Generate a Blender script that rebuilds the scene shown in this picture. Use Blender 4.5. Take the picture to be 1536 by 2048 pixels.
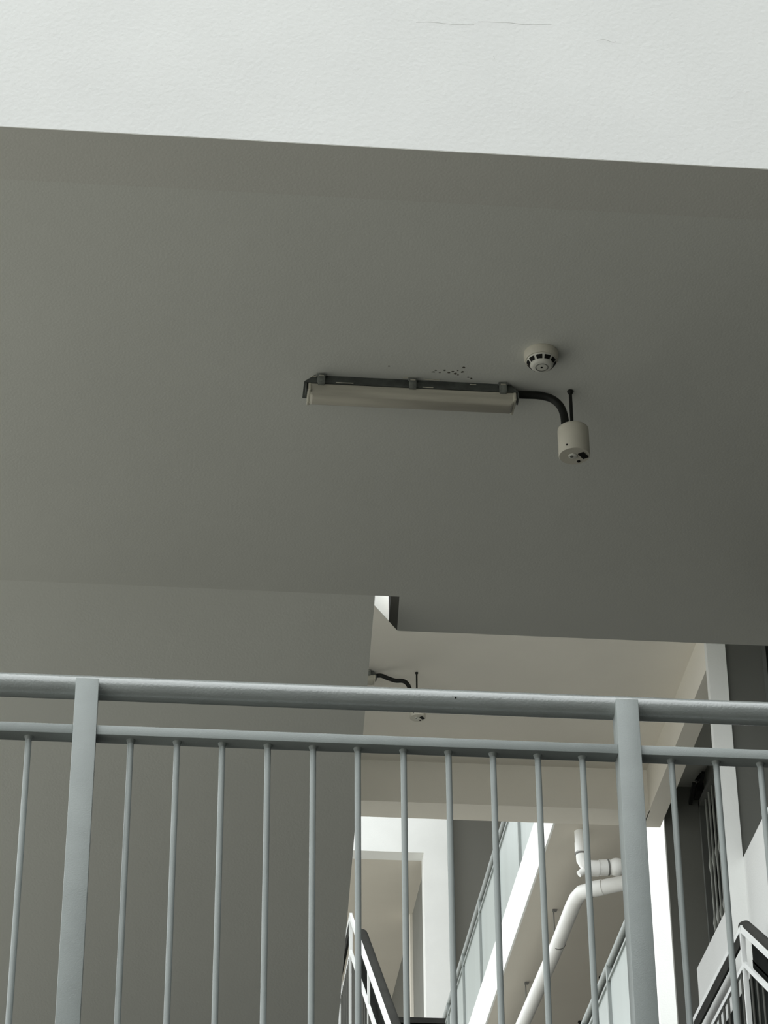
import bpy, bmesh, math, random
from mathutils import Vector, Matrix
random.seed(7)
for o in list(bpy.data.objects): bpy.data.objects.remove(o)
SC = bpy.context.scene
COL = SC.collection

# ------------------------------------------------------------------ camera
cam_d = bpy.data.cameras.new('camera'); cam = bpy.data.objects.new('camera', cam_d); COL.objects.link(cam)
cam_d.sensor_fit = 'HORIZONTAL'; cam_d.sensor_width = 36.0; cam_d.lens = 5400 / 1536 * 36
cam_d.clip_start = 0.05; cam_d.clip_end = 500
TH, YAW, ROLL = math.radians(32.2), math.radians(5.67), math.radians(-0.49)
fw = Vector((math.sin(YAW) * math.cos(TH), math.cos(YAW) * math.cos(TH), math.sin(TH)))
rt = Vector((math.cos(YAW), -math.sin(YAW), 0)); up = rt.cross(fw)
r2 = math.cos(ROLL) * rt + math.sin(ROLL) * up; u2 = -math.sin(ROLL) * rt + math.cos(ROLL) * up
cam.matrix_world = Matrix.Translation((0, 0, 1.5)) @ Matrix((r2, u2, -fw)).transposed().to_4x4()
SC.camera = cam

# ------------------------------------------------------------------ sky: plain overcast dome, brighter towards the zenith
W = bpy.data.worlds.new('overcast_sky'); SC.world = W; W.use_nodes = True
nt = W.node_tree; nt.nodes.clear()
tc = nt.nodes.new('ShaderNodeTexCoord'); sp = nt.nodes.new('ShaderNodeSeparateXYZ')
mr = nt.nodes.new('ShaderNodeMapRange'); bg = nt.nodes.new('ShaderNodeBackground'); wo = nt.nodes.new('ShaderNodeOutputWorld')
nt.links.new(tc.outputs['Generated'], sp.inputs[0]); nt.links.new(sp.outputs['Z'], mr.inputs['Value'])
mr.inputs['From Min'].default_value = 0; mr.inputs['From Max'].default_value = 1
mr.inputs['To Min'].default_value = 1.45; mr.inputs['To Max'].default_value = 3.25
nt.links.new(mr.outputs[0], bg.inputs['Strength']); bg.inputs['Color'].default_value = (0.94, 0.98, 0.985, 1)
nt.links.new(bg.outputs[0], wo.inputs[0])
vs = SC.view_settings; vs.view_transform = 'Standard'; vs.look = 'None'; vs.gamma = 1; vs.use_curve_mapping = False
vs.exposure = 0.0

# ------------------------------------------------------------------ materials
def mat(name, col, rough=0.8, var=0.06, scale=6.0, bump=0.0, bscale=60.0, metallic=0.0, spec=0.5, stretch=None, alpha=None, coat=0.0):
    m = bpy.data.materials.new(name); m.use_nodes = True; t = m.node_tree; b = t.nodes['Principled BSDF']
    c = t.nodes.new('ShaderNodeTexCoord'); n = t.nodes.new('ShaderNodeTexNoise'); n.inputs['Scale'].default_value = scale
    n.inputs['Detail'].default_value = 6
    src = c.outputs['Object']
    if stretch:
        mp = t.nodes.new('ShaderNodeMapping'); mp.inputs['Scale'].default_value = stretch
        t.links.new(src, mp.inputs[0]); src = mp.outputs[0]
    t.links.new(src, n.inputs['Vector'])
    r = t.nodes.new('ShaderNodeMapRange'); r.inputs['From Min'].default_value = 0.3; r.inputs['From Max'].default_value = 0.7
    r.inputs['To Min'].default_value = 1 - var; r.inputs['To Max'].default_value = 1 + var
    t.links.new(n.outputs['Fac'], r.inputs['Value'])
    mx = t.nodes.new('ShaderNodeVectorMath'); mx.operation = 'SCALE'; mx.inputs[0].default_value = col
    t.links.new(r.outputs[0], mx.inputs['Scale']); t.links.new(mx.outputs[0], b.inputs['Base Color'])
    b.inputs['Roughness'].default_value = rough; b.inputs['Metallic'].default_value = metallic
    b.inputs['Specular IOR Level'].default_value = spec; b.inputs['Coat Weight'].default_value = coat
    if alpha is not None: b.inputs['Alpha'].default_value = alpha
    if bump:
        n2 = t.nodes.new('ShaderNodeTexNoise'); n2.inputs['Scale'].default_value = bscale; n2.inputs['Detail'].default_value = 4
        t.links.new(c.outputs['Object'], n2.inputs['Vector'])
        bp = t.nodes.new('ShaderNodeBump'); bp.inputs['Strength'].default_value = bump; bp.inputs['Distance'].default_value = 0.004
        t.links.new(n2.outputs['Fac'], bp.inputs['Height']); t.links.new(bp.outputs[0], b.inputs['Normal'])
    return m
M = {
 'white': mat('white_exterior_paint', (.80, .805, .785), .85, .025, 3.0, .25, 90, spec=.2),
 'soffit': mat('grey_white_soffit_paint', (.715, .72, .67), .9, .02, 2.0, .12, 140, spec=.15),
 'soffit_band': mat('grey_white_soffit_band', (.69, .685, .635), .9, .02, 2.0, .12, 140, spec=.15),  # slightly darker than the soffit, for the strip at its front edge
 'cream': mat('cream_soffit_paint', (.86, .82, .74), .9, .025, 2.0, .12, 120, spec=.15),
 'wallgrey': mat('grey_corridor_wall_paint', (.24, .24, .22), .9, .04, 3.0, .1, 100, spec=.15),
 'farwall': mat('shade_toned_grey_wall_paint', (.17, .168, .15), .9, .04, .6, .1, 60, spec=.15),  # shade of the far walls is put into this darker grey
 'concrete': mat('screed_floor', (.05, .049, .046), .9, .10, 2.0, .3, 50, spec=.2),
 'ground': mat('pale_paving_ground', (.33, .318, .286), .95, .12, .6, .2, 20, spec=.1),
 'asphalt': mat('added_dark_asphalt', (.05, .049, .045), .95, .15, 3.0, .4, 80, spec=.1),  # for the dark ground added to lower bounce light
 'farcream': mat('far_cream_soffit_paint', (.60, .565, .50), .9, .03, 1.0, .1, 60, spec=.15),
 'dim': mat('dark_blocker_wall', (.05, .05, .046), .9, .1, 2, .2, 60, spec=.1),  # dark paint for the unseen light-blocking walls
 'panelgrey': mat('dark_grey_panel_paint', (.135, .137, .125), .9, .04, 3.0, .1, 100, spec=.15),
 'rail': mat('grey_gloss_rail_paint', (.285, .312, .303), .42, .05, 14, .14, 420, spec=.5),
 'rail_tube': mat('grey_gloss_tube_paint', (.27, .29, .28), .26, .09, 10, .2, 200, spec=.9, stretch=(1, 6, 6), coat=.5),
 'farrail': mat('pale_stair_rail_paint', (.82, .83, .81), .5, .04, 5, 0, spec=.4),
 'darkrail': mat('dark_grey_handrail_paint', (.05, .05, .046), .95, .1, 8, 0, spec=.02),
 'darkbar': mat('grey_stair_baluster_paint', (.11, .11, .10), .8, .1, 8, 0, spec=.1),
 'infill': mat('dark_infill_board', (.016, .018, .016), 1.0, .2, 8, 0, spec=.05),
 'panel': mat('pale_grey_frosted_panel', (.40, .44, .43), .35, .05, .8, 0, spec=.5, stretch=(4, 4, .4)),
 'housing': mat('dark_grey_fixture_plastic', (.085, .092, .085), .55, .25, 30, .2, 90, spec=.35),
 'diffuser': mat('aged_translucent_diffuser', (.50, .475, .40), .45, .14, 7, 0, spec=.4, stretch=(.6, 3, 8)),
 'endcap': mat('cloudy_diffuser_end', (.60, .575, .48), .45, .08, 16, 0, spec=.4),
 'clip': mat('clear_smoky_clip', (.17, .18, .165), .25, .35, 60, 0, spec=.6),
 'black': mat('black_conduit_plastic', (.010, .011, .009), .55, .2, 40, 0, spec=.3),
 'ivory': mat('ivory_plastic', (.64, .61, .52), .5, .03, 20, 0, spec=.4),
 'sensorwhite': mat('white_detector_plastic', (.74, .73, .66), .45, .05, 30, 0, spec=.4),
 'slot': mat('dark_slot', (.010, .010, .009), .8, .1, 30, 0, spec=.2),
 'ring': mat('grey_ring_print', (.16, .16, .15), .7, .1, 30, 0, spec=.2),
 'lens': mat('smoky_sensor_lens', (.16, .16, .14), .15, .3, 90, 0, spec=.7),
 'pvc': mat('white_drain_pipe', (.88, .88, .86), .4, .03, 6, 0, spec=.5),
 'joint': mat('dark_pipe_joint_seal', (.20, .20, .19), .7, .1, 30, 0, spec=.2),
 'glass': mat('dark_window_glass', (.012, .014, .013), .25, .1, 3, 0, spec=.4),
 'frame': mat('grey_window_frame', (.13, .135, .125), .5, .08, 10, 0, spec=.4),
 'grille': mat('weathered_grille_bar', (.34, .35, .32), .55, .30, 5, 0, spec=.4),
 'chip': mat('bare_concrete_chip', (.14, .13, .11), .95, .3, 90, 0, spec=.1),
 'crack': mat('hairline_crack', (.62, .62, .60), .95, .2, 90, 0, spec=.1),
}

# ------------------------------------------------------------------ helpers
def link(name, bm, m, parent=None, smooth=False, kind=None, label=None, cat=None, group=None):
    bmesh.ops.recalc_face_normals(bm, faces=bm.faces[:])
    me = bpy.data.meshes.new(name); bm.to_mesh(me); bm.free(); me.materials.append(M[m] if isinstance(m, str) else m)
    if smooth:
        for p in me.polygons: p.use_smooth = True
        me.set_sharp_from_angle(angle=math.radians(42))
    o = bpy.data.objects.new(name, me); COL.objects.link(o)
    if parent: o.parent = parent
    tag(o, label, cat, group, kind); return o
def tag(o, label=None, cat=None, group=None, kind=None):
    if label: o['label'] = label
    if cat: o['category'] = cat
    if group: o['group'] = group
    if kind: o['kind'] = kind
def thing(name, label, cat, group=None, loc=(0, 0, 0)):
    o = bpy.data.objects.new(name, None); o.empty_display_size = .1; o.location = loc; COL.objects.link(o); tag(o, label, cat, group); return o
def box(bm, x0, x1, y0, y1, z0, z1, bevel=0.0):
    vs_ = [bm.verts.new(p) for p in ((x0,y0,z0),(x1,y0,z0),(x1,y1,z0),(x0,y1,z0),(x0,y0,z1),(x1,y0,z1),(x1,y1,z1),(x0,y1,z1))]
    fs = [bm.faces.new([vs_[i] for i in f]) for f in ((3,2,1,0),(4,5,6,7),(0,1,5,4),(1,2,6,5),(2,3,7,6),(3,0,4,7))]
    if bevel:
        es = list({e for f in fs for e in f.edges})
        bmesh.ops.bevel(bm, geom=es, offset=bevel, segments=2, affect='EDGES', profile=.5)
    return bm
def B(x0, x1, y0, y1, z0, z1, bevel=0.0): return box(bmesh.new(), x0, x1, y0, y1, z0, z1, bevel)
def prism(bm, poly, axis, a, b):
    """extrude a 2-D polygon along axis: 'x' -> (y,z), 'y' -> (x,z), 'z' -> (x,y)"""
    def p(q, t): return {'x': (t, q[0], q[1]), 'y': (q[0], t, q[1]), 'z': (q[0], q[1], t)}[axis]
    A = [bm.verts.new(p(q, a)) for q in poly]; C = [bm.verts.new(p(q, b)) for q in poly]; n = len(poly)
    bm.faces.new(A); bm.faces.new(C[::-1])
    for i in range(n): bm.faces.new((A[i], C[i], C[(i+1) % n], A[(i+1) % n]))
    return bm
def tube(bm, pts, rad, seg=16, caps=True):
    pts = [Vector(p) for p in pts]; rings = []; n = len(pts)
    d0 = (pts[1] - pts[0]).normalized(); ref = Vector((0, 0, 1)) if abs(d0.z) < .9 else Vector((1, 0, 0))
    u = d0.cross(ref).normalized()
    for i, p in enumerate(pts):
        if i == 0: t = pts[1] - pts[0]
        elif i == n - 1: t = pts[-1] - pts[-2]
        else: t = (pts[i+1] - p).normalized() + (p - pts[i-1]).normalized()
        t.normalize(); u = (u - t * u.dot(t)).normalized(); v = t.cross(u)
        k = 1.0
        if 0 < i < n - 1: k = 1 / max(.5, math.cos((pts[i+1] - p).angle(p - pts[i-1]) / 2)) if n < 4 else 1.0
        r = rad[i] if isinstance(rad, (list, tuple)) else rad
        rings.append([bm.verts.new(p + (u * math.cos(2*math.pi*j/seg) + v * math.sin(2*math.pi*j/seg)) * r * k) for j in range(seg)])
    for a, b in zip(rings, rings[1:]):
        for j in range(seg): bm.faces.new((a[j], a[(j+1) % seg], b[(j+1) % seg], b[j]))
    if caps: bm.faces.new(rings[0][::-1]); bm.faces.new(rings[-1])
    return bm
def T(pts, rad, seg=16): return tube(bmesh.new(), pts, rad, seg)
def lathe(bm, cx, cy, prof, seg=40):
    rings = []
    for r, z in prof:
        rings.append([bm.verts.new((cx + r * math.cos(2*math.pi*j/seg), cy + r * math.sin(2*math.pi*j/seg), z)) for j in range(seg)] if r > 1e-6 else [bm.verts.new((cx, cy, z))])
    for a, b in zip(rings, rings[1:]):
        for j in range(seg):
            k = (j+1) % seg
            if len(a) == 1: bm.faces.new((a[0], b[k], b[j]))
            elif len(b) == 1: bm.faces.new((a[j], a[k], b[0]))
            else: bm.faces.new((a[j], a[k], b[k], b[j]))
    return bm
def bar(bm, p, q, w, h):
    """rectangular bar from p to q: w across (x), h in the vertical plane"""
    p, q = Vector(p), Vector(q); d = (q - p).normalized(); s = d.cross(Vector((0, 0, 1)))
    s = s.normalized() if s.length > 1e-3 else Vector((1, 0, 0)); n = s.cross(d)
    A = [bm.verts.new(c + s * a * w / 2 + n * b * h / 2) for c in (p, q) for a, b in ((-1,-1),(1,-1),(1,1),(-1,1))]
    for f in ((0,1,2,3),(7,6,5,4),(0,4,5,1),(1,5,6,2),(2,6,7,3),(3,7,4,0)): bm.faces.new([A[i] for i in f])
    return bm
def Br(p, q, w, h): return bar(bmesh.new(), p, q, w, h)
def smooth_path(pts, n=8):
    P_ = [Vector(p) for p in pts]; P_ = [2*P_[0]-P_[1]] + P_ + [2*P_[-1]-P_[-2]]; out = []
    for i in range(1, len(P_)-2):
        for k in range(n):
            t = k / n; a, b, c, d = P_[i-1:i+3]
            out.append(.5*((2*b) + (-a+c)*t + (2*a-5*b+4*c-d)*t*t + (-a+3*b-3*c+d)*t**3))
    out.append(P_[-2]); return out
def struct(name, bm, m, label=None, cat=None, parent=None):
    return link(name, bm, m, parent, kind='structure' if not parent else None, label=label, cat=cat)

# ================================================================== SETTING
struct('floor', B(-60, 60, -60, 90, -.2, 0), 'ground', 'pale paved ground far below the landings', 'ground')

struct('floor', B(-1.7, 4.5, -16, 11.0, 0, .012), 'asphalt', 'unseen dark asphalt added under the landings to cut bounce light', 'ground')  # dark patch of ground added to lower bounce on the right soffit

# near block: landing floor, landing above, its parapet
struct('floor', B(-1.4, 2.5, 5.0, 7.45, 2.95, 3.1), 'concrete', 'concrete landing floor that carries the near grey railing', 'floor')
bm = bmesh.new()
prism(bm, [(-1.4, 5.12), (2.5, 5.12), (2.5, 7.504), (.784, 7.504), (.770, 7.288), (-1.4, 7.288)], 'z', 5.8, 5.95)
near_ceiling = struct('ceiling', bm, 'soffit', 'large grey painted soffit of the landing overhead, light fixture in its middle', 'ceiling')
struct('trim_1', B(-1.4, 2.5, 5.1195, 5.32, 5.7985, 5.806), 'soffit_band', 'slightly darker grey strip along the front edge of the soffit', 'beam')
struct('wall_front', B(-1.4, 2.5, 5.119, 5.27, 5.80, 7.4), 'white', 'white parapet wall face across the top of the view', 'parapet wall')
struct('wall_right', B(2.06, 2.2, 5.3, 7.4, 3.1, 5.8), 'dim', 'unseen side wall right of the near landing, added to darken the soffit', 'wall')  # wall added close by to darken the right side of the soffit
# chips and cracks
bm = bmesh.new()
for cx, cy, s in ((.617,6.043,.004),(.742,6.06,.005),(.748,6.052,.004),(.760,6.062,.003),(.772,6.050,.004),(.785,6.060,.004),(.795,6.054,.005),(.803,6.063,.006),(.808,6.048,.003),(.823,6.033,.006),(.822,6.054,.006),(.842,6.078,.004),(.85,6.083,.004),(.812,6.068,.003)):
    n = 6; a0 = random.random() * 6
    poly = [(cx + s * random.uniform(.5, 1.3) * math.cos(a0 + 6.283*i/n), cy + .7 * s * random.uniform(.5, 1.3) * math.sin(a0 + 6.283*i/n)) for i in range(n)]
    prism(bm, poly, 'z', 5.7992, 5.8004)
link('paint_chip', bm, 'chip', near_ceiling, kind='stuff', label='small dark chips where paint has flaked')
bm = bmesh.new()
for pts in ([(.60,6.219),(.64,6.222),(.69,6.219),(.75,6.221)], [(.76,6.233),(.83,6.236),(.88,6.233),(.95,6.238)], [(1.065,6.193),(1.085,6.197),(1.105,6.190),(1.115,6.192)], [(.796,6.120),(.799,6.113),(.797,6.108)], [(1.282,5.922),(1.2825,5.917)]):
    tube(bm, [(x, 5.1192, z) for x, z in smooth_path([(p[0], p[1], 0) for p in pts], 4) and [(v.x, v.y) for v in smooth_path([(p[0], p[1], 0) for p in pts], 4)]], .0007, 6)
o = link('crack', bm, 'crack', bpy.data.objects['wall_front'], kind='stuff', label='faint hairline cracks in the paint')

# near flight descending away from the landing
def flight_poly(y0, z0, y1, z1, n, th):
    """y0,z0: top nosing at soffit start; steps between; returns (y,z) polygon; z is soffit height"""
    pts = [(y0, z0), (y1, z1)]; dy = (y1 - y0) / n; dz = (z1 - z0) / n
    for i in range(n, 0, -1):
        pts.append((y0 + dy * i, z0 + dz * (i - 1) + th)); pts.append((y0 + dy * (i - 1), z0 + dz * (i - 1) + th))
    return pts
bm = prism(bmesh.new(), flight_poly(7.288, 5.8, 9.70, 4.35, 9, .28), 'x', -1.15, .693)
struct('trim_2', bm, 'soffit', 'grey sloping underside of the stair flight behind the near railing', 'stair flight')
struct('floor', B(-1.15, .693, 9.70, 10.9, 4.35, 4.52), 'concrete', 'mid landing at the foot of the near stair flight', 'floor')
# small rounded wall end in the notch between flight and landing
bm = bmesh.new(); poly = []
for i in range(9):
    t = i / 8; poly.append((.690 + (.700-.690) * 0 + t * .062, 7.340 + t * .108 + .012 * math.sin(t * math.pi)))
poly2 = [(x + .03, y + .04) for x, y in reversed(poly)]
bm.free()
struct('wall_front', prism(bmesh.new(), [(1.1105, 12.138), (1.3065, 12.472), (1.3, 12.478), (1.104, 12.146)], 'z', 8.6502, 9.9), 'white', 'small bright white wall seen through the notch beside the stair flight', 'wall')
struct('trim_3', prism(bmesh.new(), [(.752, 7.448), (.786, 7.506), (.774, 7.29), (.744, 7.29)], 'z', 5.801, 6.6), 'farwall', 'narrow dark grey post beside the bright wall end in the notch', 'post')

# second block: landing at Y 12
struct('floor', B(.3, 3.4, 11.95, 14.4, 5.8, 5.95), 'concrete', 'landing floor of the second block above the stair rails', 'floor')
struct('ceiling', prism(bmesh.new(), [(.3, 12.141), (1.11, 12.141), (1.306, 12.475), (1.50, 11.1), (2.93, 11.1), (2.93, 14.2), (.3, 14.2)], 'z', 8.65, 8.80), 'cream', 'cream ceiling seen beyond the notch, second black conduit fixed to it', 'ceiling')
struct('wall_left', B(.3, .42, 12.3, 14.2, 5.95, 8.65), 'wallgrey', 'unseen left wall of the second block, added to cut light on the beam', 'wall')  # hidden wall added to darken the cross beam and cream ceiling
struct('trim_4', B(.3, 2.93, 14.0, 14.21, 8.387, 8.7), 'cream', 'cream cross beam at the back of the cream ceiling', 'beam')
struct('trim_5', B(2.925, 3.03, 12.30, 14.22, 8.387, 8.7), 'cream', 'cream edge beam running back along the right of the cream ceiling', 'beam')
struct('trim_6', B(2.9245, 3.025, 12.25, 12.30, 5.95, 8.65), 'white', 'white pier right of the grille window', 'column')
struct('trim_7', B(3.432, 3.60, 16.5, 16.7, 4.0, 11.2), 'white', 'white pier under the back corner of the cream ceiling, left of the dark wall', 'column')
struct('wall_right', B(2.925, 2.99, 12.30, 13.05, 5.95, 7.01), 'white', 'white parapet below the grille window', 'parapet wall')
struct('wall_right', B(3.0245, 3.12, 10.6, 12.26, 5.0, 7.28), 'white', 'white parapet in front of the dark grey wall at the right edge', 'parapet wall')
struct('ceiling', B(2.93, 4.4, 10.4, 14.25, 8.65, 8.80), 'soffit', 'shaded corridor ceiling behind the right piers', 'ceiling')
struct('wall_back', B(3.055, 4.4, 14.2, 14.23, 5.95, 8.65), 'wallgrey', 'dark grey wall between the white pier and the grille window', 'wall')
struct('wall_back', B(3.026, 3.225, 12.27, 12.34, 5.95, 8.65), 'panelgrey', 'dark grey wall panel right of the near white pier', 'wall')
struct('wall_right', B(4.4, 4.5, 10.4, 14.3, 5.95, 8.8), 'wallgrey', 'outer corridor wall', 'wall')
struct('floor', B(3.03, 4.4, 10.4, 14.25, 5.8, 5.95), 'concrete', 'corridor floor behind the right parapets', 'floor')
# right wall X 3.3 with two window openings
bm = bmesh.new()
box(bm, 3.27, 3.4, 14.10, 14.2, 5.95, 8.65); box(bm, 3.27, 3.4, 12.52, 14.1, 8.50, 8.65); box(bm, 3.27, 3.4, 12.52, 13.2, 5.95, 8.5); box(bm, 3.27, 3.4, 13.2, 14.1, 5.95, 6.9)
struct('wall_right', bm, 'wallgrey', 'dark grey corridor wall at the right holding two barred windows', 'wall')

# far block
struct('trim_8', B(3.474, 3.492, 19.6, 31.0, 11.5, 12.0), 'white', 'bright white diagonal slab edge above the drain pipes', 'slab edge')
struct('ceiling', B(3.492, 6.2, 19.6, 31.0, 11.501, 11.98), 'farcream', 'cream corridor soffit carrying the white drain pipes', 'ceiling')
struct('ceiling', B(3.868, 6.2, 19.6, 31.2, 17.4, 17.6), 'soffit', 'unseen upper corridor soffit over the panelled rail, added to shade the wall behind', 'ceiling')  # ceiling out of view, put in to shade the back wall
struct('wall_back', B(3.868, 6.4, 31.2, 31.4, 8.0, 20), 'farwall', 'dark wall right of the far white column', 'wall')
struct('wall_right', B(6.2, 6.4, 17.0, 31.4, 0, 20), 'farwall', 'wall closing the far corridors on the right', 'wall')
struct('trim_9', B(-3.0, 3.868, 31.0, 31.25, 16.05, 17.4), 'white', 'bright white horizontal beam on the far block', 'beam')
struct('trim_10', B(3.545, 3.868, 31.0, 31.25, 0, 16.05), 'white', 'tall white column under the far white beam', 'column')
struct('ceiling', B(-3.0, 3.64, 31.25, 38, 16.05, 16.3), 'farcream', 'cream soffit beyond the far white beam', 'ceiling')
struct('trim_11', B(3.565, 3.60, 32.9, 33.1, 0, 16.05), 'cream', 'narrow cream pier behind the far white column', 'column')
struct('wall_right', B(3.60, 3.75, 31.25, 33.1, 0, 16.3), 'wallgrey', 'side wall just behind the far white column', 'wall')
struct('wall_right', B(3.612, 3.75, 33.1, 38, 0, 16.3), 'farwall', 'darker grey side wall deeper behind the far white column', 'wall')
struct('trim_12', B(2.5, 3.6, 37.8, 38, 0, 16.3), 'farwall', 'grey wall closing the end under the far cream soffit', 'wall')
struct('trim_13', B(3.79, 4.0, 17.0, 30.0, 8.4, 8.8), 'white', 'white slab edge under the lower panelled rail', 'slab edge')
struct('floor', B(4.0, 6.2, 17.0, 30.0, 8.6, 8.8), 'concrete', 'lower far corridor floor', 'floor')

# unseen walls, stairs and blocks, added to cut light on the soffit and fascia
struct('wall_right', B(2.2, 2.4, -1, 4.9, 0, 5.6), 'dim', 'unseen dark wall beside the viewer, added to darken the right of the soffit', 'wall')
struct('trim_15', prism(bmesh.new(), [(7.45, 3.1), (7.45, 2.9), (9.7, 4.25), (9.7, 4.5)], 'x', .80, 2.5), 'concrete', 'unseen lower stair flight from the near landing, added to block light from below', 'stair flight')
struct('floor', B(.693, 2.5, 9.70, 10.9, 4.35, 4.52), 'concrete', 'unseen right half of the mid landing, added to block light from below', 'floor')
struct('wall_back', B(-1.3, 2.5, 10.75, 10.9, 0, 4.35), 'dim', 'unseen wall under the mid landing, added to block low light from the back', 'wall')
struct('wall_left', B(-1.4, -1.3, 7.6, 10.9, 0, 3.6), 'dim', 'unseen wall left of the near stairs, added to block ground bounce', 'wall')
struct('wall_right', B(2.5, 2.6, 5.0, 10.9, 0, 5.0), 'dim', 'unseen side wall of the near stairs, added to darken the back right', 'wall')
struct('wall_right', B(4.5, 4.8, -16, 10.3, 0, 12), 'farwall', 'unseen grey block right of the court, added to darken that side', 'wall')
struct('wall_back', B(-14, 4.8, -16.3, -16, 0, 13), 'farwall', 'unseen grey block behind the viewer, added to cut light on the fascia', 'wall')

# ================================================================== NEAR RAILING
R_ = thing('balcony_railing', 'grey painted steel railing with round handrail crossing the foreground', 'railing', loc=(.5, 5.1, 3.1))
def rp(name, bm, m='rail', smooth=True, parent=R_, **k):
    o = link(name, bm, m, parent, smooth, **k)
    if parent is R_: o.matrix_parent_inverse = Matrix.Translation(R_.location).inverted()
    return o
n = 24; rp('handrail', T([(-1.4 + 3.85 * i / n, 5.118, 4.2612) for i in range(n+1)], .0262, 40), 'rail_tube', label='round grey steel handrail tube')
posts = [-1.29, -.1318, 1.0278, 2.187]
for x in posts: rp('post', B(x-.0245, x+.0245, 5.075, 5.125, 3.1, 4.2625, .0018))
segs = [(-1.4, posts[0]-.0245)] + [(posts[i]+.0245, posts[i+1]-.0245) for i in range(3)] + [(posts[3]+.0245, 2.45)]
for a, b in segs:
    rp('mid_rail', B(a, b, 5.082, 5.124, 4.1325, 4.1545, .0012))
    rp('bottom_rail', B(a, b, 5.082, 5.124, 3.20, 3.222, .0012))
bx = [-.2482,-.0343,.0633,.1588,.2553,.3512,.4464,.5441,.6403,.7357,.8322,.9285,1.1214,1.2191,1.3156]
bx += [-.2482 - .0965*i for i in range(1, 11)] + [1.3156 + .0965*i for i in range(1, 9)] + [2.187+.095, 2.187+.19, -1.38]
for x in sorted(bx):
    bm = T([(x, 5.104, 3.222), (x, 5.104, 4.1325)], .0067, 14)
    tube(bm, [(x, 5.104, 4.1245), (x, 5.104, 4.1325)], [.0069, .0095], 14)   # weld bead
    rp('baluster', bm)
rp('dent', T([(.657, 5.0925, 4.258), (.657, 5.0912, 4.2575)], .0022, 8), 'slot', label='small dark dent in the handrail')

# ================================================================== CEILING DEVICES
def light_fixture(x1, length, ycen, z, label, group):
    """two foot weatherproof batten: x1 right end, z ceiling"""
    x0 = x1 - length; t = thing('batten_light', label, 'light', group, (x0 + length/2, ycen, z)); inv = Matrix.Translation(t.location).inverted()
    def pt(*a, **k): o = link(*a, parent=t, **k); o.matrix_parent_inverse = inv; return o
    yf, yb = ycen - .030, ycen + .042
    # housing: long tray with chamfered ends
    bm = bmesh.new()
    def loft(bm, secs):
        rings = [[bm.verts.new(p) for p in s] for s in secs]
        for a, b in zip(rings, rings[1:]):
            for j in range(len(a)): bm.faces.new((a[j], a[(j+1) % len(a)], b[(j+1) % len(a)], b[j]))
        bm.faces.new(rings[0][::-1]); bm.faces.new(rings[-1])
    def rect(xa, xb, ya, yb_, zz): return [(xa, ya, zz), (xb, ya, zz), (xb, yb_, zz), (xa, yb_, zz)]
    loft(bm, [rect(x0+.030, x1-.022, yf+.006, yb-.006, z), rect(x0+.020, x1-.014, yf+.004, yb-.004, z-.010), rect(x0+.004, x1-.004, yf-.002, yb+.002, z-.026), rect(x0+.002, x1-.002, yf-.003, yb+.003, z-.031)])
    pt('housing', bm, 'housing', label='dark grey plastic tray')
    bm = bmesh.new()
    loft(bm, [rect(x0+.016, x1-.008, yf, yb, z-.0305), rect(x0+.018, x1-.010, yf+.001, yb-.001, z-.044), rect(x0+.022, x1-.016, yf+.010, yb-.010, z-.060), rect(x0+.030, x1-.024, yf+.022, yb-.022, z-.066)])
    bmesh.ops.bevel(bm, geom=[e for e in bm.edges], offset=.002, segments=2, affect='EDGES')
    pt('diffuser', bm, 'diffuser', smooth=True, label='yellowed translucent cover')
    for sx, xa in ((-1, x0+.022), (1, x1-.016)):
        pt('end_cap', B(min(xa, xa+sx*.008), max(xa, xa+sx*.008), yf-.0012, yb+.0012, z-.056, z-.0305, .002), 'endcap', smooth=True)
        xe = xa + sx * .0115
        pt('side_latch', B(min(xe, xe+sx*.004), max(xe, xe+sx*.004), yf-.002, yf+.03, z-.052, z-.031, .001), 'housing')
    for fx in (.082, .505, .925):
        xc = x0 + length * fx
        bm = B(xc-.0105, xc+.0105, yf-.010, yf+.004, z-.034, z-.008, .002)
        box(bm, xc-.013, xc+.013, yf-.0075, yf-.001, z-.010, z-.002, .001); box(bm, xc-.009, xc+.009, yf-.012, yf, z-.037, z-.032, .001)
        c = pt('clip', bm, 'clip', smooth=True)
        g = link('clip_glint', B(xc-.007, xc+.007, yf-.0115, yf-.0095, z-.013, z-.010), 'diffuser', c)  # pale strip standing in for a glint on the clip
    # pale beads painted as glints of exposed gasket, uneven silicone
    bm = bmesh.new()
    for a, b, dz in ((.15, .23, .0275), (.55, .60, .029), (.46, .52, .001), (.56, .63, .003), (.03, .06, .010), (.77, .80, .012)):
        tube(bm, smooth_path([(x0+length*a, yf-.0035, z-dz), (x0+length*(a+b)/2, yf-.0045, z-dz-.001), (x0+length*b, yf-.0035, z-dz)], 3), .0012, 6)
    pt('sealant_glint', bm, 'endcap', kind='stuff', label='pale uneven sealant beads along the tray, painted as glints')
    return t
light_fixture(.985, .60, 6.128, 5.7999, 'weathered batten light with dark tray and yellowed cover on the near soffit', 'batten lights')
light_fixture(1.236, .60, 12.95, 8.6499, 'batten light on the cream ceiling, only its end showing beside the stair flight', 'batten lights')

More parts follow.
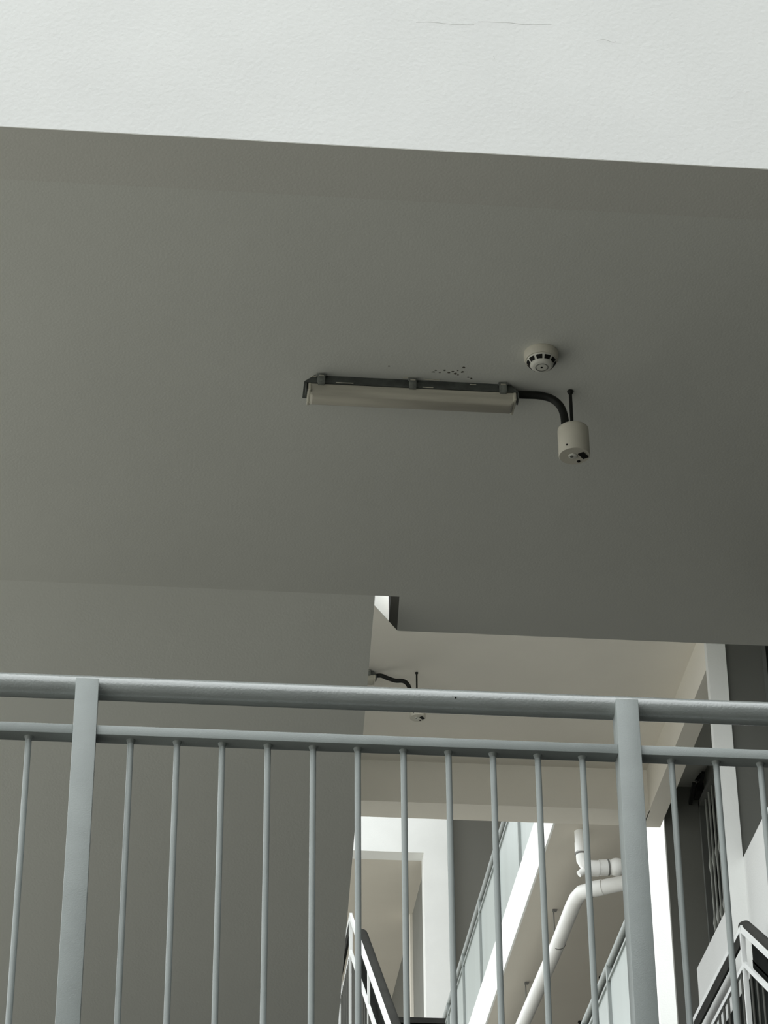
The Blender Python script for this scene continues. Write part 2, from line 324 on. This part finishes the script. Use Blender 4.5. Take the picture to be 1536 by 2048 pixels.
t = link('flexible_conduit', T(smooth_path([(.972, 6.128, 5.785), (1.002, 6.13, 5.786), (1.045, 6.13, 5.786), (1.080, 6.128, 5.776), (1.103, 6.126, 5.752), (1.1125, 6.124, 5.718), (1.1145, 6.122, 5.6765)], 8), .0112, 16), 'black', smooth=True,
     label='thick black conduit curving from the near batten light to the hanging sensor', cat='conduit')
link('flexible_conduit', T(smooth_path([(1.228, 12.95, 8.630), (1.262, 12.945, 8.630), (1.300, 12.94, 8.612), (1.340, 12.935, 8.597), (1.380, 12.93, 8.594), (1.405, 12.93, 8.575), (1.420, 12.93, 8.535), (1.430, 12.93, 8.4625)], 8), .0118, 16), 'black', smooth=True,
     label='black conduit dipping from the end of the batten light on the cream ceiling', cat='conduit')

def hanging_sensor(cx, cy, ztop, z, height, label):
    t = thing('hanging_sensor', label, 'sensor', None, (cx, cy, ztop)); inv = Matrix.Translation(t.location).inverted()
    def pt(*a, **k): o = link(*a, parent=t, **k); o.matrix_parent_inverse = inv; return o
    r = .0433; zb = ztop - height
    pt('housing', lathe(bmesh.new(), cx, cy, [(0, ztop+.0015), (r*.6, ztop+.0012), (r-.006, ztop), (r-.001, ztop-.004), (r, ztop-.010), (r, zb+.002), (r-.0015, zb), (0, zb)], 48), 'ivory', smooth=True, label='ivory cylinder body')
    pt('hanging_rod', T([(cx-.002, cy, ztop-.002), (cx-.002, cy, z-.001)], .0048, 12), 'black', smooth=True, label='black threaded rod')
    pt('rod_flange', lathe(bmesh.new(), cx-.002, cy, [(0, z-.0005), (.009, z-.0005), (.009, z-.004), (.0055, z-.011), (0, z-.011)], 16), 'black', smooth=True)
    bm = B(-.0145, .0145, -.0085, .0085, -.0028, .001)
    bmesh.ops.rotate(bm, verts=bm.verts, cent=(0,0,0), matrix=Matrix.Rotation(math.radians(52), 3, 'Z')); bmesh.ops.translate(bm, verts=bm.verts, vec=(cx+.0235, cy-.007, zb))
    pt('sensor_window', bm, 'slot', label='black rectangular window')
    pt('lens', lathe(bmesh.new(), cx-.004, cy-.001, [(.0125, zb+.0005), (.0125, zb-.0015), (.011, zb-.0025), (0, zb-.003)], 24), 'sensorwhite', smooth=True)
    pt('light_guide', lathe(bmesh.new(), cx-.008, cy-.001, [(.0055, zb+.0005), (.005, zb-.0035), (0, zb-.0045)], 16), 'lens', smooth=True)
    pt('indicator', lathe(bmesh.new(), cx+.0155, cy+.024, [(.0048, zb+.0005), (.0045, zb-.0022), (0, zb-.0026)], 16), 'slot', smooth=True)
    # side screw on the shell towards the viewer
    a = math.radians(-126); p = Vector((cx + (r-.001)*math.cos(a), cy + (r-.001)*math.sin(a), zb + .013)); d = Vector((math.cos(a), math.sin(a), 0))
    pt('screw', T([p, p + d*.0022], .0028, 12), 'slot')
    return t
hanging_sensor(1.135, 6.12, 5.674, 5.7999, .092, 'ivory cylindrical sensor hanging on a black rod below the near soffit')
hanging_sensor(1.458, 12.93, 8.46, 8.6499, .092, 'ivory cylindrical sensor hanging from the cream ceiling, mostly behind the handrail')

def smoke_detector(cx, cy, z):
    t = thing('smoke_detector', 'round off-white smoke detector with dark vent slots above the light', 'smoke detector', None, (cx, cy, z)); inv = Matrix.Translation(t.location).inverted()
    def pt(*a, **k): o = link(*a, parent=t, **k); o.matrix_parent_inverse = inv; return o
    pt('base', lathe(bmesh.new(), cx, cy, [(0, z), (.0468, z), (.0475, z-.003), (.0470, z-.020), (.0435, z-.0255), (0, z-.0255)], 56), 'ivory', smooth=True)
    prof = [(0, z-.024), (.0405, z-.024), (.0400, z-.028), (.0300, z-.0425), (.0270, z-.0455), (.0235, z-.047), (0, z-.0475)]
    pt('vent_chamber', lathe(bmesh.new(), cx, cy, prof, 56), 'sensorwhite', smooth=True)
    for k in range(10):
        a = math.radians(-90 - 18 + 36 * k); bm = bmesh.new(); w = math.radians(12.5); q = []
        for r, zz in ((.0395, z-.0300), (.0328, z-.0395)):
            for s in (-1, -.33, .33, 1): q.append(bm.verts.new((cx + (r+.0009)*math.cos(a+s*w), cy + (r+.0009)*math.sin(a+s*w), zz-.0005)))
        q2 = [bm.verts.new(v.co + Vector((-math.cos(a)*.003, -math.sin(a)*.003, .002))) for v in q]
        for i in range(3):
            bm.faces.new((q[i], q[i+1], q[4+i+1], q[4+i])); bm.faces.new((q2[i+1], q2[i], q2[4+i], q2[4+i+1]))
            bm.faces.new((q[i], q2[i], q2[i+1], q[i+1])); bm.faces.new((q[4+i+1], q2[4+i+1], q2[4+i], q[4+i]))
        bm.faces.new((q[0], q[4], q2[4], q2[0])); bm.faces.new((q[3], q2[3], q2[7], q[7]))
        pt('vent_slot', bm, 'slot')
    bm = bmesh.new(); seg = 40; zz = z-.0477; rings = []
    for r, h in ((.0178, 0), (.0178, .0006), (.0160, .0006), (.0160, 0)): rings.append([bm.verts.new((cx+r*math.cos(6.28319*j/seg), cy+r*math.sin(6.28319*j/seg), zz-h)) for j in range(seg)])
    for i in range(4):
        for j in range(seg): bm.faces.new((rings[i][j], rings[i][(j+1)%seg], rings[(i+1)%4][(j+1)%seg], rings[(i+1)%4][j]))
    pt('ring', bm, 'ring')
    pt('indicator', lathe(bmesh.new(), cx, cy, [(.0035, z-.0470), (.003, z-.0485), (0, z-.0487)], 12), 'slot')
smoke_detector(1.026, 5.948, 5.7999)

# ================================================================== STAIR RAILS of the second block
def stair_rail(X, side, label, ext):
    """side: -1 left rail, +1 right rail. Level piece going back from the apex and a raking piece coming down towards the viewer"""
    t = thing('stair_railing', label, 'railing', None, (X, 11.8, 5.95)); inv = Matrix.Translation(t.location).inverted()
    def pt(*a, **k): o = link(*a, parent=t, **k); o.matrix_parent_inverse = inv; return o
    ya, za = 11.77, 6.685; k = .700; yl = 9.3; zl = za - (ya - yl) * k
    g = .185; w = .018 if side > 0 else .013
    pt('top_rail', Br((X, ya+.01, za), (X, yl, zl), w, .026), 'farrail', label='bright raking top rail')
    pt('top_rail', Br((X, ya-.005, za), (X, ya+ext, za), w, .026), 'farrail')
    pt('mid_rail', Br((X, ya, za-g), (X, yl, zl-g), w*.8, .024), 'farrail')
    pt('mid_rail', Br((X, ya, za-g), (X, ya+ext, za-g), w*.8, .024), 'farrail')
    for y in (ya-.004, ya+ext-.012) + ((10.86,) if side < 0 else ()):
        zz = za if y >= ya-.01 else za - (ya-y)*k
        pw = .0115 if side > 0 else (.008 if y > 11 else .005); pt('post', B(X-pw, X+pw, y, y+.02, zz-.95, zz), 'farrail')
    # handrail tube just inside the rake
    off = .045 * (1 if side > 0 else 1); 
    hp = [(2.90, 11.85, 6.728), (2.90, 11.80, 6.71), (2.90, 9.3, 5.01)] if side > 0 else [(1.04, 11.72, 6.566), (1.04, 9.3, 4.872)]
    pt('handrail', T(hp, .031 if side < 0 else .027, 16), 'darkrail', smooth=True, label='dark grey round handrail')
    # level piece: shade painted as a dark bar, the channel under its top rail
    pt('shade_channel', Br((X, ya+.02, za-.043), (X, ya+ext, za-.043), .012, .055), 'darkrail')
    i = 0; y = ya - .10
    while y > yl:
        zt = za - g - (ya - y) * k
        pt('baluster', T([(X, y, zt-.72), (X, y, zt)], .0056, 8), 'darkbar', smooth=True); y -= .105
    y = ya + .085
    while y < ya + ext - .05:
        pt('baluster', T([(X, y, za-g-.72), (X, y, za-g)], .0068, 8), 'darkbar', smooth=True); y += .105
    # dark infill boards fixed behind the balusters
    xi = X + .035
    pt('infill_board', prism(bmesh.new(), [(ya-.01, za-g+.02), (yl, zl-g+.02), (yl, zl-g-.72), (ya-.01, za-g-.72)], 'x', xi, xi+.012), 'infill', label='near black infill behind the bars')
    pt('infill_board', prism(bmesh.new(), [(ya+.01, za-g-.04), (ya+ext-.02, za-g-.04), (ya+ext-.02, za-g-.72), (ya+.01, za-g-.72)], 'x', xi, xi+.012), 'infill')
    if side > 0: pt('infill_board', prism(bmesh.new(), [(ya-.02, za-.02), (ya-.30, za-.02-.28*k), (ya-.30, za-g-.28*k), (ya-.02, za-g)], 'x', xi, xi+.012), 'infill')
    return t
stair_rail(.995, -1, 'stair railing with bright peaked top rail left of the far white column', .62)
stair_rail(2.872, 1, 'stair railing with peaked top rail at the lower right corner', 1.19)
bm = prism(bmesh.new(), flight_poly(11.95, 5.67, 9.35, 3.98, 10, .28), 'x', 1.03, 2.84)
struct('trim_14', bm, 'concrete', 'stair flight between the two stair railings', 'stair flight')
t = thing('metal_barrier', 'dark horizontal metal barrier top at the bottom edge beside the left stair rail', 'barrier', None, (1.29, 11.8, 5.95)); inv = Matrix.Translation(t.location).inverted()
for nme, b_, m_ in (('top_bar', B(1.105, 1.475, 12.1, 12.14, 6.29, 6.318), 'darkrail'), ('board', B(1.11, 1.47, 12.11, 12.13, 6.0, 6.29), 'infill'), ('foot', B(1.11, 1.14, 12.05, 12.19, 5.95, 6.0), 'darkrail'), ('foot', B(1.44, 1.47, 12.05, 12.19, 5.95, 6.0), 'darkrail')):
    o = link(nme, b_, m_, t); o.matrix_parent_inverse = inv

# ================================================================== WINDOWS in the right wall
def window(n, y0, y1, z0, z1, label, bars=True):
    t = thing('window_%d' % n, label, 'window', None, (3.25, y0, z0)); t['kind'] = 'structure'; inv = Matrix.Translation(t.location).inverted()
    def pt(*a, **k): o = link(*a, parent=t, **k); o.matrix_parent_inverse = inv; return o
    X = 3.26
    for b_ in ((X-.02, X+.05, y0, y0+.03, z0, z1), (X-.02, X+.05, y1-.03, y1, z0, z1), (X-.02, X+.05, y0, y1, z1-.035, z1), (X-.02, X+.05, y0, y1, z0, z0+.035)):
        pt('window_frame', B(*b_), 'frame')
    pt('pane', B(X+.055, X+.065, y0, y1, z0, z1), 'glass')
    y = y1 - .12; i = 0
    while bars and y > y0 + .05:
        bm = T([(X, y, z0), (X, y, z1)], .0065, 8)
        for zc in (z0+.42, z0+.78, z0+1.14): tube(bm, [(X, y, zc-.05), (X, y, zc), (X, y, zc+.05)], [.006, .013, .006], 8)
        pt('grille_bar', bm, 'grille', smooth=True); y -= .088; i += 1
window(1, 13.2, 14.1, 6.9, 8.5, 'tall dark window with worn vertical grille bars behind the right pier')
t = thing('window_2', 'dark window at the right edge beside the grey wall panel', 'window', None, (3.6, 12.3, 6.6)); t['kind'] = 'structure'; inv = Matrix.Translation(t.location).inverted()
for nme, b_, m_ in (('window_frame', (3.225, 3.245, 12.26, 12.34, 6.0, 8.65), 'frame'), ('window_frame', (4.2, 4.25, 12.26, 12.34, 6.0, 8.65), 'frame'), ('window_frame', (3.245, 4.2, 12.26, 12.34, 6.0, 6.05), 'frame'), ('pane', (3.245, 4.2, 12.31, 12.32, 6.05, 8.64), 'glass')):
    o = link(nme, B(*b_), m_, t); o.matrix_parent_inverse = inv
# dark bracket fan above the window
t = thing('wall_bracket', 'small black bracket at the top corner of the grille window', 'bracket', None, (3.2, 14.0, 8.6)); inv = Matrix.Translation(t.location).inverted()
for nme, b_ in (('back_plate', B(3.215, 3.255, 13.98, 14.10, 8.515, 8.57)), ('arm', Br((3.235, 13.99, 8.56), (3.235, 13.88, 8.585), .02, .02)), ('hook', Br((3.20, 13.99, 8.57), (3.20, 14.13, 8.505), .02, .022)), ('hook', Br((3.235, 13.93, 8.60), (3.20, 13.93, 8.555), .02, .02))):
    o = link(nme, b_, 'black', t); o.matrix_parent_inverse = inv

# ================================================================== FAR CORRIDOR RAILS
def corridor_rail(X, ztop, panel_top, zfloor, y0, y1, posts, label):
    t = thing('corridor_railing', label, 'railing', None, (X, y0, zfloor)); inv = Matrix.Translation(t.location).inverted()
    def pt(*a, **k): o = link(*a, parent=t, **k); o.matrix_parent_inverse = inv; return o
    pt('handrail', T([(X, y0, ztop), (X, y1, ztop)], .03, 12), 'rail', smooth=True)
    pt('under_rail_shade', Br((X+.03, y0, ztop-.075), (X+.03, y1, ztop-.075), .04, .07), 'darkrail', label='dark rail below the handrail, its shade painted in')  # shade under the handrail is put into a dark rail
    ys = [y0] + posts + [y1]
    for y in posts: pt('post', B(X-.03, X+.02, y-.02, y+.02, zfloor, ztop), 'rail')
    for a, b in zip(ys, ys[1:]): pt('panel', B(X-.008, X+.008, a+.06, b-.06, zfloor+.02, panel_top), 'panel')
    pt('panel_rail', Br((X-.005, y0, panel_top+.012), (X-.005, y1, panel_top+.012), .035, .024), 'rail')
corridor_rail(3.50, 12.955, 12.80, 12.0, 19.7, 30.9, [21.2, 22.62, 24.05, 25.48, 26.9, 28.3, 29.7], 'upper corridor railing with frosted panels above the bright slab edge')
corridor_rail(3.80, 10.02, 9.87, 8.8, 17.1, 29.5, [17.6, 18.9, 20.15, 21.4, 22.7, 24.0, 25.3, 26.6, 27.9], 'lower corridor railing with pale panels right of the drain pipes')

# ================================================================== DRAIN PIPES
def pipe_thing(label, path, r, joints, extra=()):
    t = thing('drain_pipe', label, 'pipe', None, tuple(path[0])); inv = Matrix.Translation(t.location).inverted()
    def pt(*a, **k): o = link(*a, parent=t, **k); o.matrix_parent_inverse = inv; return o
    pt('pipe', T(path, r, 24), 'pvc', smooth=True)
    for p, d, rr, m_ in joints:
        d = Vector(d).normalized(); p = Vector(p)
        L = .045 if m_ == 'pvc' else .008
        pt('collar' if m_ == 'pvc' else 'joint', T([p - d*L, p + d*L], rr, 24), m_, smooth=True)
    for nme, bm, m_ in extra: pt(nme, bm, m_, smooth=True)
lowdir = Vector((3.707-3.759, 24.484-22.476, 0)).normalized()
bend = [(4.65, 20.72, 11.15), (4.30, 20.93, 11.15), (4.02, 21.10, 11.15), (3.88, 21.19, 11.15), (3.80, 21.26, 11.15), (3.775, 21.38, 11.15), (3.768, 21.55, 11.15), (3.759, 22.476, 11.15), (3.707, 24.6, 11.15), (3.60, 29, 11.15)]
pipe_thing('long white drain pipe running diagonally under the corridor soffit', bend, .066,
    [((3.93, 21.155, 11.15), (-.14, .09, 0), .070, 'pvc'), ((3.865, 21.20, 11.15), (-.14, .09, 0), .0712, 'joint'), ((3.763, 22.35, 11.15), lowdir, .0672, 'joint'), ((3.768, 21.62, 11.15), lowdir, .0672, 'pvc')])
drop = [(3.724, 20.78, 11.51), (3.726, 20.78, 11.33), (3.735, 20.785, 11.24), (3.77, 20.79, 11.185), (3.84, 20.80, 11.17), (4.0, 20.81, 11.19), (4.06, 20.81, 11.19)]
sph = bmesh.new(); bmesh.ops.create_uvsphere(sph, u_segments=24, v_segments=14, radius=.078); bmesh.ops.translate(sph, verts=sph.verts, vec=(4.03, 20.80, 11.19))
sta = T([(3.70, 20.79, 11.105), (3.755, 20.79, 11.145)], [.028, .034], 12)
pipe_thing('short white drain pipe dropping from the soffit into an elbow', drop, [.046, .046, .052, .060, .064, .066, .066],
    [((3.726, 20.78, 11.35), (0, 0, 1), .050, 'pvc'), ((3.728, 20.782, 11.29), (0, 0, 1), .0515, 'joint'), ((3.83, 20.80, 11.17), (1, 0, 0), .070, 'pvc'), ((3.93, 20.81, 11.185), (1, 0, .1), .070, 'pvc'), ((3.96, 20.81, 11.188), (1, 0, .1), .0712, 'joint')],
    [('elbow', sph, 'pvc'), ('cleanout', sta, 'pvc')])
rods = [(3.743, 22.429), (3.726, 24.144), (4.436, 22.771), (4.427, 23.941), (4.406, 25.1)]
wh = ['thin hanger rod beside the upper part of the diagonal drain pipe', 'thin hanger rod beside the lower part of the diagonal drain pipe', 'dark hanger rod topmost of three above the lower corridor rail', 'dark hanger rod middle of three above the lower corridor rail', 'dark hanger rod lowest of three above the lower corridor rail']
for i, (x, y) in enumerate(rods):
    t = thing('hanger_rod', wh[i], 'rod', 'pipe hanger rods', (x, y, 11.5)); r = .006 if i < 2 else .016
    for nme, b_ in (('rod', T([(0, 0, 0), (0, 0, -.28 if i < 2 else -.42)], r, 8)), ('plate', B(-.02 if i > 1 else -.010, .03 if i > 1 else .03, -.02, .02, -.012, 0))):
        link(nme, b_, 'joint' if i < 2 else 'black', t)
